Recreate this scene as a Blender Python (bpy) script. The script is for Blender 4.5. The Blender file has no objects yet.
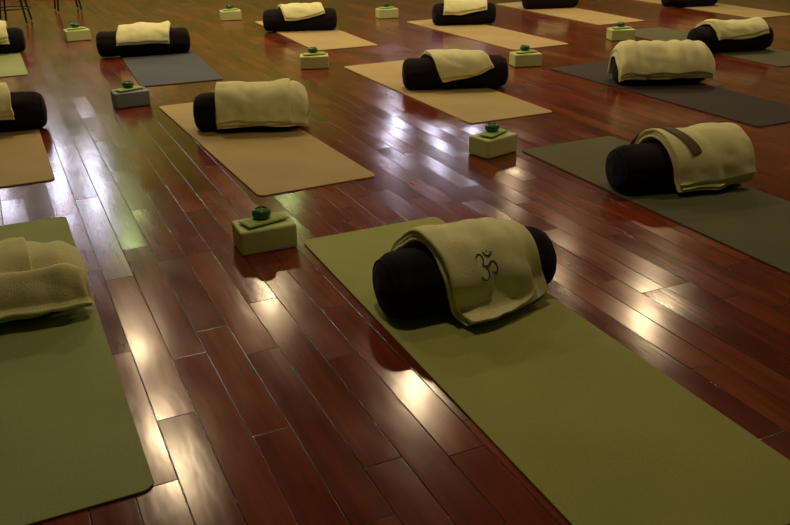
import bpy, math, random, bmesh
from mathutils import Vector, Matrix, noise
random.seed(4)
A0=0.441
sc=bpy.context.scene
try:
    sc.view_settings.view_transform='Standard'
except Exception: pass
col=sc.collection

# ---------------------------------------------------------------- helpers
def link(o): col.objects.link(o); return o
def mesh_obj(name,verts,faces,mat=None,smooth=True,parent=None,mats=None,fm=None):
    me=bpy.data.meshes.new(name); me.from_pydata(verts,[],faces); me.update()
    for m in (mats or [mat]): me.materials.append(m)
    if fm:
        for p,i in zip(me.polygons,fm): p.material_index=i
    bm=bmesh.new(); bm.from_mesh(me); bmesh.ops.remove_doubles(bm,verts=bm.verts,dist=.0001); bmesh.ops.recalc_face_normals(bm,faces=bm.faces)
    bm.to_mesh(me); bm.free()
    if smooth:
        for p in me.polygons: p.use_smooth=True
    o=bpy.data.objects.new(name,me); link(o)
    if parent: o.parent=parent
    return o
class NT:
    def __init__(s,name):
        s.m=bpy.data.materials.new(name); s.m.use_nodes=True; s.t=s.m.node_tree
        s.b=s.t.nodes['Principled BSDF']
    def n(s,typ,**k):
        x=s.t.nodes.new(typ)
        for a,v in k.items(): setattr(x,a,v)
        return x
    def l(s,a,b): s.t.links.new(a,b)
    def put(s,v,inp):
        if isinstance(v,(int,float,tuple,list)): inp.default_value=v
        else: s.l(v,inp)
    def math(s,op,a,b=None,c=None):
        x=s.n('ShaderNodeMath',operation=op); s.put(a,x.inputs[0])
        if b is not None: s.put(b,x.inputs[1])
        if c is not None: s.put(c,x.inputs[2])
        return x.outputs[0]
def cloth(name,c1,c2,scale=60,rough=.95,bump=.5,dist=.004,sheen=0.2,spec=.15,big=6):
    k=NT(name); tc=k.n('ShaderNodeTexCoord')
    nz=k.n('ShaderNodeTexNoise'); nz.inputs['Scale'].default_value=scale; nz.inputs['Detail'].default_value=4
    n2=k.n('ShaderNodeTexNoise'); n2.inputs['Scale'].default_value=big; n2.inputs['Detail'].default_value=3
    k.l(tc.outputs['Object'],nz.inputs['Vector']); k.l(tc.outputs['Object'],n2.inputs['Vector'])
    f=k.math('ADD',k.math('MULTIPLY',nz.outputs[0],.6),k.math('MULTIPLY',n2.outputs[0],.5))
    r=k.n('ShaderNodeValToRGB'); r.color_ramp.elements[0].position=.35; r.color_ramp.elements[1].position=.75
    r.color_ramp.elements[0].color=(*c1,1); r.color_ramp.elements[1].color=(*c2,1)
    k.l(f,r.inputs[0]); k.l(r.outputs[0],k.b.inputs['Base Color'])
    k.b.inputs['Roughness'].default_value=rough
    k.b.inputs['Specular IOR Level'].default_value=spec
    k.b.inputs['Sheen Weight'].default_value=sheen
    bp=k.n('ShaderNodeBump'); bp.inputs['Strength'].default_value=bump; bp.inputs['Distance'].default_value=dist
    k.l(nz.outputs[0],bp.inputs['Height']); k.l(bp.outputs[0],k.b.inputs['Normal'])
    return k.m
def plain(name,c,rough=.6,metal=0,emit=None,es=0,spec=.5):
    k=NT(name); b=k.b
    nz=k.n('ShaderNodeTexNoise'); nz.inputs['Scale'].default_value=9
    tc=k.n('ShaderNodeTexCoord'); k.l(tc.outputs['Object'],nz.inputs['Vector'])
    mx=k.n('ShaderNodeMixRGB'); mx.inputs[1].default_value=(*[x*.88 for x in c],1); mx.inputs[2].default_value=(*c,1)
    k.l(nz.outputs[0],mx.inputs[0]); k.l(mx.outputs[0],b.inputs['Base Color'])
    b.inputs['Roughness'].default_value=rough; b.inputs['Metallic'].default_value=metal
    b.inputs['Specular IOR Level'].default_value=spec
    if emit: b.inputs['Emission Color'].default_value=(*emit,1); b.inputs['Emission Strength'].default_value=es
    return k.m

# ---------------------------------------------------------------- floor material
def floor_mat():
    k=NT('mahogany_planks'); W=.104
    tc=k.n('ShaderNodeTexCoord'); sp=k.n('ShaderNodeSeparateXYZ'); k.l(tc.outputs['Object'],sp.inputs[0])
    x,y=sp.outputs[0],sp.outputs[1]
    xw=k.math('DIVIDE',x,W); row=k.math('FLOOR',xw)
    wr=k.n('ShaderNodeTexWhiteNoise',noise_dimensions='1D'); k.l(row,wr.inputs['W'])
    Lp=k.math('MULTIPLY_ADD',wr.outputs[0],.40,.62)
    yy=k.math('ADD',k.math('DIVIDE',y,Lp),k.math('MULTIPLY',wr.outputs[0],37.3))
    cell=k.math('FLOOR',yy)
    cv=k.n('ShaderNodeCombineXYZ'); k.l(row,cv.inputs[0]); k.l(cell,cv.inputs[1])
    wn=k.n('ShaderNodeTexWhiteNoise',noise_dimensions='2D'); k.l(cv.outputs[0],wn.inputs['Vector'])
    fx=k.math('FRACT',xw); fy=k.math('FRACT',yy)
    ex=k.math('MULTIPLY',k.math('MINIMUM',fx,k.math('SUBTRACT',1,fx)),W)
    ey=k.math('MULTIPLY',k.math('MINIMUM',fy,k.math('SUBTRACT',1,fy)),Lp)
    e=k.math('MINIMUM',ex,ey)
    gm=k.n('ShaderNodeMapRange',interpolation_type='SMOOTHSTEP'); k.l(e,gm.inputs[0]); gm.inputs[1].default_value=.0004; gm.inputs[2].default_value=.0024
    ad=k.n('ShaderNodeVectorMath',operation='MULTIPLY_ADD'); k.l(tc.outputs['Object'],ad.inputs[0]); ad.inputs[1].default_value=(38,2.2,1); 
    off=k.n('ShaderNodeVectorMath',operation='SCALE'); k.l(wn.outputs['Color'],off.inputs[0]); off.inputs['Scale'].default_value=40
    k.l(off.outputs[0],ad.inputs[2])
    g=k.n('ShaderNodeTexNoise'); g.inputs['Scale'].default_value=1; g.inputs['Detail'].default_value=5; g.inputs['Distortion'].default_value=.6
    k.l(ad.outputs[0],g.inputs['Vector'])
    g2=k.n('ShaderNodeTexNoise'); g2.inputs['Scale'].default_value=3.5; g2.inputs['Detail'].default_value=3
    ad2=k.n('ShaderNodeVectorMath',operation='MULTIPLY_ADD'); k.l(tc.outputs['Object'],ad2.inputs[0]); ad2.inputs[1].default_value=(2.5,.8,1); k.l(off.outputs[0],ad2.inputs[2]); k.l(ad2.outputs[0],g2.inputs['Vector'])
    v=k.math('ADD',k.math('MULTIPLY',wn.outputs[0],.24),k.math('ADD',k.math('MULTIPLY',g.outputs[0],.42),k.math('MULTIPLY',g2.outputs[0],.44)))
    r=k.n('ShaderNodeValToRGB'); cr=r.color_ramp
    cr.elements[0].position=.22; cr.elements[0].color=(.050,.008,.004,1)
    cr.elements[1].position=.95; cr.elements[1].color=(.32,.078,.032,1)
    m=cr.elements.new(.56); m.color=(.150,.027,.012,1)
    k.l(v,r.inputs[0])
    mx=k.n('ShaderNodeMixRGB'); mx.inputs[1].default_value=(.008,.003,.002,1); k.l(gm.outputs[0],mx.inputs[0]); k.l(r.outputs[0],mx.inputs[2])
    k.l(mx.outputs[0],k.b.inputs['Base Color'])
    ro=k.math('MULTIPLY_ADD',g2.outputs[0],.13,.105); k.l(ro,k.b.inputs['Roughness'])
    k.b.inputs['Specular IOR Level'].default_value=.62
    geo=k.n('ShaderNodeNewGeometry')
    t=k.n('ShaderNodeVectorMath',operation='SUBTRACT'); k.l(wn.outputs['Color'],t.inputs[0]); t.inputs[1].default_value=(.5,.5,.5)
    t2=k.n('ShaderNodeVectorMath',operation='MULTIPLY_ADD'); k.l(t.outputs[0],t2.inputs[0]); t2.inputs[1].default_value=(.030,.030,0); k.l(geo.outputs['Normal'],t2.inputs[2])
    t3=k.n('ShaderNodeVectorMath',operation='NORMALIZE'); k.l(t2.outputs[0],t3.inputs[0])
    bp=k.n('ShaderNodeBump'); bp.inputs['Strength'].default_value=.6; bp.inputs['Distance'].default_value=.0016
    hh=k.math('ADD',gm.outputs[0],k.math('MULTIPLY',g2.outputs[0],1.2)); k.l(hh,bp.inputs['Height']); k.l(t3.outputs[0],bp.inputs['Normal'])
    k.l(bp.outputs[0],k.b.inputs['Normal'])
    return k.m

# ---------------------------------------------------------------- room shell
S0,S1,D0,D1,H=-3.2,10.2,-3.0,13.3,3.4
def boxm(name,x0,x1,y0,y1,z0,z1,mat,rot=A0,parent=None):
    v=[(x,y,z) for z in (z0,z1) for y in (y0,y1) for x in (x0,x1)]
    f=[(0,2,3,1),(4,5,7,6),(0,1,5,4),(2,6,7,3),(0,4,6,2),(1,3,7,5)]
    o=mesh_obj(name,v,f,mat,smooth=False,parent=parent)
    if not parent: o.rotation_euler[2]=rot
    return o
wallm=plain('green_wall_paint',(.34,.46,.14),.8)
ceilm=plain('ceiling_paint',(.5,.5,.4),.9)
trimm=plain('wood_trim',(.22,.09,.03),.45)
boxm('floor',S0,S1,D0,D1,-.1,0,floor_mat())
boxm('ceiling',S0,S1,D0,D1,H,H+.1,ceilm)
boxm('wall_left',S0-.15,S0,D0,D1,-.1,H+.1,wallm)
boxm('wall_right',S1,S1+.15,D0,D1,-.1,H+.1,wallm)
boxm('wall_front',S0-.15,S1+.15,D0-.15,D0,-.1,H+.1,wallm)
boxm('wall_back',S0-.15,S1+.15,D1,D1+.15,-.1,H+.1,wallm)
boxm('baseboard_back',S0,S1,D1-.02,D1,0,.12,trimm)
boxm('baseboard_left',S0,S0+.02,D0,D1-.02,0,.12,trimm)
boxm('baseboard_right',S1-.02,S1,D0,D1-.02,0,.12,trimm)
def room(s,d,z=0):
    c,n=math.cos(A0),math.sin(A0); return Vector((c*s-n*d,n*s+c*d,z))
pane=plain('window_glow',(.6,.7,.9),.3,emit=(.80,.78,1.0),es=16)
framem=plain('window_frame',(.25,.22,.16),.5)
for i,(s,w) in enumerate([(-.35,.26),(.60,.22),(1.08,.22),(6.28,.22),(7.18,.24),(7.95,.2)]):
    e=bpy.data.objects.new('window_%d'%(i+1),None); link(e); e.location=room(s,D1-.001); e.rotation_euler[2]=A0
    z0,z1=2.3,3.25; f=.04
    boxm('pane',-w/2,w/2,-.015,-.005,z0,z1,pane,parent=e)
    boxm('frame_left',-w/2-f,-w/2,-.04,0,z0-f,z1+f,framem,parent=e)
    boxm('frame_right',w/2,w/2+f,-.04,0,z0-f,z1+f,framem,parent=e)
    boxm('frame_top',-w/2,w/2,-.04,0,z1,z1+f,framem,parent=e)
    boxm('frame_bottom',-w/2,w/2,-.04,0,z0-f,z0,framem,parent=e)
    boxm('mullion',-w/2,w/2,-.03,-.016,2.72,2.80,framem,parent=e)

# ---------------------------------------------------------------- lathe
def lathe(name,prof,mat,seg=32,parent=None,loc=(0,0,0)):
    v=[];f=[]
    for r,z in prof:
        for i in range(seg):
            a=2*math.pi*i/seg; v.append((r*math.cos(a)+loc[0],r*math.sin(a)+loc[1],z+loc[2]))
    for j in range(len(prof)-1):
        for i in range(seg):
            i2=(i+1)%seg; f.append((j*seg+i,j*seg+i2,(j+1)*seg+i2,(j+1)*seg+i))
    f.append(tuple(range(seg))); f.append(tuple((len(prof)-1)*seg+i for i in range(seg)))
    return mesh_obj(name,v,f,mat,parent=parent)

# ---------------------------------------------------------------- downlights, plus added fill and wall-wash lamps
ringm=plain('downlight_trim',(.6,.6,.55),.4)
def lamp_or_fill(x,y,power,r=.10,colr=(1,.74,.43)):
    e=bpy.data.objects.new('downlight_or_fill',None); link(e); e.location=(x,y,H)
    lathe('trim_ring',[(r+.05,0),(r+.05,-.012),(r+.01,-.018),(r+.005,-.004)],ringm,parent=e)
    L=bpy.data.lights.new('bulb','AREA'); L.shape='DISK'; L.size=2*r; L.energy=power; L.color=colr; L.spread=math.radians(150)
    lo=bpy.data.objects.new('bulb',L); link(lo); lo.parent=e; lo.location=(0,0,-.03)
for x,y,p in [(-1.62,9.37,42),(-2.10,6.2,29),(-2.74,7.8,18),(.23,7.11,32),(3.02,8.7,44),(2.2,9.9,14),(-4.6,9.8,18),(1.9,12.9,22),(2.6,4.2,17),(-.2,2.6,13),(6.3,7.2,20)]:  # those nearest the camera are added fill to light the mats
    lamp_or_fill(x,y,p)
for s,p in ((-1.2,22),(1.4,22),(4.0,22)):  # added green wall-wash lamps, tinting the back wall and its floor reflection
    q=room(s,D1-.8); lamp_or_fill(q.x,q.y,p,r=.16,colr=(.75,1,.35))

# ---------------------------------------------------------------- mats
def matm(name,c):
    return cloth(name,[x*.82 for x in c],[min(1,x*1.1) for x in c],scale=160,rough=.8,bump=.3,dist=.001,sheen=0,spec=.25,big=3)
GREEN=matm('mat_green',(.34,.38,.115)); TAN=matm('mat_tan',(.44,.34,.15)); BLUE=matm('mat_slate',(.075,.085,.10)); DARK=matm('mat_charcoal',(.045,.036,.03)); OLIVE=matm('mat_olive',(.11,.11,.055)); SAGE=matm('mat_sage',(.31,.37,.15))
MW,ML,MT=.61,2.02,.006
def yoga_mat(x,y,a,mat,W=MW,L=ML,r=.035):
    pts=[]
    for cx,cy,a0 in [(W-r,-r,0),(r,-r,90),(r,-L+r,180),(W-r,-L+r,270)]:
        for i in range(7):
            t=math.radians(a0+15*i); pts.append((cx+r*math.cos(t),cy+r*math.sin(t)))
    n=len(pts); v=[];f=[]
    cxm,cym=W/2,-L/2
    for z,ins in [(0.0,.0008),(.0012,0),(MT-.0012,0),(MT,.0012)]:
        for px,py in pts:
            d=Vector((px-cxm,py-cym)); q=d*(1-ins/d.length); v.append((cxm+q.x,cym+q.y,z))
    for j in range(3):
        for i in range(n): f.append((j*n+i,j*n+(i+1)%n,(j+1)*n+(i+1)%n,(j+1)*n+i))
    f.append(tuple(range(n))[::-1]); f.append(tuple(3*n+i for i in range(n)))
    o=mesh_obj('yoga_mat',v,f,mat,smooth=False); o.location=(x,y,0.0005); o.rotation_euler[2]=a
    return o
for x,y,d,m in [(-.375,3.075,-.010,GREEN),(-1.988,3.131,.002,SAGE),(-1.55,5.41,.035,TAN),(-.40,6.70,0,TAN),(.68,4.31,-.004,OLIVE),(-2.61,7.9,-.048,BLUE),
    (1.225,6.52,.025,DARK),(.147,9.152,.031,TAN),(-1.497,9.3,-.029,TAN),(-3.085,5.469,0,TAN),(1.268,10.58,0,TAN),(2.15,8.3,0,OLIVE),(3.0,10.9,0,TAN),(-4.273,8.106,0,SAGE)]:
    yoga_mat(x,y,A0+d,m)

# ---------------------------------------------------------------- bolsters
R0=.108; BL=.66; ZB=MT+.001
BLK=cloth('bolster_black_cotton',(.005,.004,.005),(.013,.011,.012),scale=220,rough=.9,bump=.35,dist=.002,sheen=.05,spec=.12)
def bolster(x,y,a,R=R0,L=BL,seed=0):
    prof=[]
    rc=.06; n=10; h=L/2
    prof.append((-h-.004,.0)); prof.append((-h-.004,.02)); prof.append((-h-.002,.5*(R-rc)))
    for i in range(n+1):
        t=math.pi/2*i/n; prof.append((-h+rc-rc*math.cos(t),(R-rc)+rc*math.sin(t)))
    m=14
    for i in range(1,m): prof.append((-h+rc+(L-2*rc)*i/m,R+.004*math.sin(math.pi*i/m)))
    for i in range(n+1):
        t=math.pi/2*(1-i/n); prof.append((h-rc+rc*math.cos(t),(R-rc)+rc*math.sin(t)))
    prof.append((h+.002,.5*(R-rc))); prof.append((h+.004,.02)); prof.append((h+.004,0))
    seg=56; v=[];f=[]
    for j,(px,r) in enumerate(prof):
        for i in range(seg):
            t=2*math.pi*i/seg
            yy=r*math.cos(t); zz=r*math.sin(t)
            nv=noise.noise(Vector((px*5+seed*7,math.cos(t)*1.3,math.sin(t)*1.3)))*.010+noise.noise(Vector((px*3+seed,math.cos(t)*5,math.sin(t)*5)))*.005
            k=1+nv/R*(1 if r>.03 else 0)
            yy*=k*1.06; zz*=k
            if zz<-R*.93: zz=-R*.93+(zz+R*.93)*.1
            v.append((px,yy,zz))
    mz=min(q[2] for q in v); v=[(a_,b_,c_-mz) for a_,b_,c_ in v]
    for j in range(len(prof)-1):
        for i in range(seg):
            i2=(i+1)%seg; f.append((j*seg+i,j*seg+i2,(j+1)*seg+i2,(j+1)*seg+i))
    o=mesh_obj('bolster',v,f,BLK)
    for sx in (-1,1):
        pv=[];pf=[];ns=56;nt=6;pr=.004
        for i in range(ns):
            t=2*math.pi*i/ns
            for q in range(nt):
                b=2*math.pi*q/nt
                rr=(R-rc*.30)+pr*math.cos(b)
                z=rr*math.sin(t)-mz
                pv.append((sx*(h-rc*.28)+pr*math.sin(b),rr*math.cos(t)*1.05,max(z,.001)))
        for i in range(ns):
            for q in range(nt):
                i2=(i+1)%ns;q2=(q+1)%nt
                pf.append((i*nt+q,i2*nt+q,i2*nt+q2,i*nt+q2))
        mesh_obj('piping_%d'%(1 if sx<0 else 2),pv,pf,BLK,parent=o)
    o.location=(x,y,ZB); o.rotation_euler[2]=a
    return o

# ---------------------------------------------------------------- towels
TOW=cloth('towel_terry',(.70,.72,.35),(.92,.92,.54),scale=260,rough=1,bump=.8,dist=.004,sheen=.3,spec=.05,big=7)
TOW2=cloth('towel_band',(.10,.085,.04),(.17,.14,.07),scale=200,rough=1,bump=.5,dist=.002)
def tpoint(s,l,off,R,skew,seed,h,lump,rib=0,fall=0):
    Rb=R+.008
    Lq=math.pi/2*Rb
    nz=noise.noise(Vector((s*7+seed*3.1,l*5,seed)))*lump+noise.noise(Vector((s*18+seed,l*9,seed*2)))*lump*.4
    nz+=abs(noise.noise(Vector((s*5+l*3+seed,l*12-s*4,seed*5))))*lump*.9
    nz+=rib*abs(math.sin(s*34+l*3+seed+2*noise.noise(Vector((s*3,l*3,seed)))))
    o=off+max(nz,-.004)*.9
    dr=max(0,abs(s)-(h-.07))/.07
    k=1-.20*min(dr,1.4)**2
    al=abs(l); sg=1 if l>0 else -1
    cz=R
    if al<=Lq:
        ph=al/Rb; y=math.sin(ph)*(Rb+o); z=cz+math.cos(ph)*(Rb+o)
    else:
        e=al-Lq; y=Rb+o+e*.10+e*e*.8+.012*noise.noise(Vector((s*11,seed,l*3)))*min(1,e/.06); z=cz-e
    z*=k
    zmin=.006+max(off,0)*.8
    if z<zmin+.02:
        ex=zmin+.02-z
        z=zmin+.02*math.exp(-ex/.02); y+=ex*.6
    y*= (1-.05*min(dr,1.3)**2)
    return Vector((s+skew*l,-sg*y,z))
def samples(a,b,n,r):
    out=[a+r*(1-math.cos(math.pi/2*i/4)) for i in range(4)]
    out+=[a+r+(b-a-2*r)*i/n for i in range(n+1)]
    out+=[b-r*(1-math.cos(math.pi/2*i/4)) for i in range(3,-1,-1)]
    return out
def towel(x,y,a,layers,R=R0,L=BL,lump=.012,rib=0,slant=0):
    V=[];F=[];FM=[]
    h=L/2
    for ly in layers:
        (s0,s1,lb,lf,off,th,skew,seed)=ly[:8]; mi=ly[8] if len(ly)>8 else 0
        r=th/2
        S=samples(s0,s1,40,r); Lv=samples(lb,lf,40,r); nS,nL=len(S),len(Lv)
        for side in (1,-1):
            base=len(V)
            for s in S:
                fs=(s-s0)/(s1-s0)
                for l in Lv:
                    d=max(0,min(s-s0,s1-s,l-lb,lf-l))
                    t=1 if d>=r else math.sqrt(max(0,1-(1-d/r)**2))
                    sk=s+.014*noise.noise(Vector((l*8,seed+off*90,0)))
                    ll=l+.016*noise.noise(Vector((s*7,seed+off*90,3)))
                    if l>0: ll*=1-slant*fs*fs
                    V.append(tuple(tpoint(sk,ll,off+th/2+side*th/2*t,R,skew,layers[0][7],h,lump,rib)))
            for i in range(nS-1):
                for j in range(nL-1):
                    p=base+i*nL+j; q=(p,p+1,p+nL+1,p+nL); F.append(q if side==1 else q[::-1]); FM.append(mi)
    o=mesh_obj('folded_towel',V,F,mats=[TOW,TOW2],fm=FM)
    o.location=(x,y,ZB+.002); o.rotation_euler[2]=a
    return o
def L3(s0,s1,lb,lf,seed,skew=0,n=3,th=.014,step=.022,shr=0):
    out=[]
    for i in range(n):
        j=(i%2)*.006
        out.append((s0+j+i*.003,s1-j+.002*i-(shr if i==n-1 else 0),lb+.012*i,lf-step*i,.002+i*(th+.0005),th,skew,seed))
    return out
# front mat: towel with om embroidery
P1=(.238,2.54,.42)
bolster(*P1,seed=1,L=.63)
FT=L3(-.175,.180,-.27,.325,1.3,skew=.22,th=.014,step=.010,shr=.06)
T1=towel(*P1,FT,lump=.018,L=.63,slant=.26)
D=dict
rest=[((-.84,4.84,.10),2,(-.19,.335,-.26,.26),0,D(n=3,shr=.10)),
 ((.44,5.88,.08),3,(-.20,.20,-.18,.22),.4,D(n=2,L=.74,slant=.35)),
 ((1.32,3.70,.26),4,(-.13,.27,-.24,.28),.18,D(n=3,strap=1,slant=.1)),
 ((1.91,5.96,.03),5,(-.335,.335,-.26,.25),0,D(n=3,rib=.010,R=.112)),
 ((2.87,7.18,.20),6,(-.24,.24,-.2,.18),.3,D(n=2,L=.72,slant=.2)),
 ((-1.375,2.45,.40),7,(-.33,.335,-.26,.22),.06,D(n=3,R=.088,rib=.006,shr=.16,roll=1)),
 ((-2.16,7.36,.3),8,(-.20,.24,-.2,.19),-.2,D(n=2,L=.78)),
 ((-2.40,4.82,.35),9,(-.33,.14,-.25,.2),.1,D(n=3)),
 ((-3.60,7.48,.35),10,(-.25,.20,-.2,.2),0,D(n=3)),
 ((-.93,8.64,.1),11,(-.20,.22,-.2,.18),.3,D(n=2,L=.74,slant=.3)),
 ((.75,8.92,.1),12,(-.21,.24,-.2,.18),-.2,D(n=2,slant=.2)),
 ((1.86,10.12,.2),13,(-.18,.2,-.2,.15),0,D(n=2)),
 ((3.50,10.12,.2),14,(-.18,.2,-.2,.15),0,D(n=2))]
for (P,sd,(s0,s1,lb,lf),sk,o) in rest:
    bR=o.get('R',R0); bL=o.get('L',BL)
    bolster(*P,seed=sd,R=bR,L=bL)
    ly=L3(s0,s1,lb,lf,sd*1.7,skew=sk,n=o.get('n',3),shr=o.get('shr',0))
    if o.get('strap'):
        ly.append((-.09,-.035,-.16,.13,.002+3*.0145,.007,.55,sd*1.7,1))
    if o.get('roll'):
        ly.append((-.33,.325,.085,.20,.002+2*.0145,.034,sk,sd*1.7))
    towel(*P,ly,lump=.018,R=bR,L=bL,rib=o.get('rib',0),slant=o.get('slant',0))

# om embroidery on the front towel
OMM=cloth('embroidery_thread',(.03,.025,.012),(.06,.05,.02),scale=300,rough=.8)
strokes=[
 [(-.95,.75),(-.75,1.0),(-.4,1.05),(-.15,.8),(-.2,.45),(-.55,.2),(-.2,.1),(.05,-.2),(.0,-.65),(-.35,-.95),(-.75,-.9),(-1.0,-.6)],
 [(-.2,.1),(.15,.05),(.4,.25),(.7,.45),(.95,.25),(1.0,-.15),(.85,-.5),(.6,-.6),(.45,-.4)],
 [(.05,1.15),(.3,.85),(.65,.8),(.95,1.1)],
 [(.45,1.2),(.55,1.22)]]
cu=bpy.data.curves.new('om_embroidery','CURVE'); cu.dimensions='3D'; cu.bevel_depth=.0022; cu.bevel_resolution=2
otop=FT[-1][4]+FT[-1][5]+.0008
for st in strokes:
    spn=cu.splines.new('NURBS'); spn.points.add(len(st)-1); spn.order_u=3; spn.use_endpoint_u=True
    for pt,(a_,b_) in zip(spn.points,st):
        q=tpoint(-.035+a_*.034,.132-b_*.030,otop,R0,FT[0][6],1.3,.315,.018)
        pt.co=(q.x,q.y,q.z,1)
om=bpy.data.objects.new('om_embroidery',cu); link(om); om.parent=T1; cu.materials.append(OMM)

# ---------------------------------------------------------------- blocks
FOAM=cloth('block_foam_green',(.50,.60,.25),(.62,.70,.32),scale=90,rough=.85,bump=.2,dist=.001,sheen=0,spec=.2)
FOAMB=cloth('block_foam_blue',(.22,.30,.34),(.30,.38,.41),scale=90,rough=.85,bump=.2,dist=.001,sheen=0,spec=.2)
PAD=cloth('eye_pillow_cloth',(.30,.44,.12),(.42,.56,.18),scale=200,rough=.95,bump=.4,dist=.001)
VOT=plain('votive_green_glass',(.015,.12,.035),.25)
WAX=plain('candle_wax',(.06,.2,.06),.5)
def block(x,y,a,mat=FOAM,size=(.225,.15,.10)):
    bm=bmesh.new(); bmesh.ops.create_cube(bm,size=1)
    for v in bm.verts: v.co=Vector((v.co.x*size[0],v.co.y*size[1],(v.co.z+.5)*size[2]))
    bmesh.ops.bevel(bm,geom=list(bm.edges),offset=.009,segments=3,affect='EDGES',profile=.5)
    me=bpy.data.meshes.new('yoga_block'); bm.to_mesh(me); bm.free(); me.materials.append(mat)
    o=bpy.data.objects.new('yoga_block',me); link(o); o.location=(x,y,.001); o.rotation_euler[2]=a
    V=[];F=[];nx,ny=18,10
    for sd in (1,-1):
        b=len(V)
        for i in range(nx+1):
            for j in range(ny+1):
                u=i/nx*2-1;w=j/ny*2-1
                t=(max(0,1-abs(u)**4)*max(0,1-abs(w)**3))**.5
                V.append((u*.09,w*.045,.009+sd*.008*t))
        for i in range(nx):
            for j in range(ny):
                p=b+i*(ny+1)+j; F.append((p,p+1,p+ny+2,p+ny+1))
    ep=mesh_obj('eye_pillow',V,F,PAD)
    ep.location=(x,y,.001+size[2]+.0003); ep.rotation_euler[2]=a+.25
    vo=lathe('votive_candle',[(.001,.0),(.024,.0),(.034,.006),(.038,.018),(.035,.030),(.027,.038),(.024,.038),(.028,.028),(.001,.026)],VOT)
    vo.location=(x-.008,y+.004,.001+size[2]+.0178)
    lathe('wax',[(.001,.024),(.026,.026),(.025,.032),(.004,.033),(.002,.042),(.0005,.042)],WAX,parent=vo,seg=20)
for x,y,a,m in [(-.515,3.04,.42,FOAM),(.53,4.28,.70,FOAM),(-.625,6.70,.1,FOAM),(-1.745,5.48,.5,FOAMB),(-3.05,8.23,.5,FOAM),(1.06,6.68,.2,FOAM),(-.055,9.51,.3,FOAM),(2.12,7.86,.1,FOAM),(-1.79,9.51,.3,FOAM)]:
    block(x,y,a,m)

# ---------------------------------------------------------------- stools in the back-left
METAL=plain('dark_metal',(.03,.025,.02),.4,metal=.6)
def tube(name,pts,r,mat,parent):
    c=bpy.data.curves.new(name,'CURVE'); c.dimensions='3D'; c.bevel_depth=r; c.bevel_resolution=3; c.use_fill_caps=True
    s=c.splines.new('POLY'); s.points.add(len(pts)-1)
    for p,q in zip(s.points,pts): p.co=(*q,1)
    c.materials.append(mat); o=bpy.data.objects.new(name,c); link(o); o.parent=parent; return o
def stool(x,y,a):
    e=bpy.data.objects.new('metal_stool',None); link(e); e.location=(x,y,0); e.rotation_euler[2]=a
    lathe('seat',[(.001,.43),(.16,.43),(.175,.44),(.175,.455),(.16,.465),(.001,.465)],METAL,parent=e)
    for i in range(4):
        t=math.pi/4+i*math.pi/2; c,s=math.cos(t),math.sin(t)
        tube('leg_%d'%(i+1),[(c*.12,s*.12,.435),(c*.19,s*.19,.012)],.011,METAL,e)
    tube('foot_ring',[(.17*math.cos(t*math.pi/12),.17*math.sin(t*math.pi/12),.16) for t in range(25)],.007,METAL,e)
stool(-4.15,9.45,.2); stool(-3.95,10.5,.5)

# ---------------------------------------------------------------- world + camera
w=bpy.data.worlds.new('world'); sc.world=w; w.use_nodes=True
w.node_tree.nodes['Background'].inputs[0].default_value=(.9,.8,.5,1); w.node_tree.nodes['Background'].inputs[1].default_value=.02
cam=bpy.data.cameras.new('camera'); co=bpy.data.objects.new('camera',cam); link(co)
cam.sensor_width=36; cam.lens=36*827.4/790; cam.clip_start=.05
pitch,roll=.4219,-.0123
fw=Vector((0,math.cos(pitch),-math.sin(pitch))); r=Vector((1,0,0)); u=r.cross(fw)
r2=math.cos(roll)*r+math.sin(roll)*u; u2=-math.sin(roll)*r+math.cos(roll)*u
M=Matrix((r2,u2,-fw)).transposed().to_4x4(); M.translation=Vector((0,0,1.284))
co.matrix_world=M
sc.camera=co
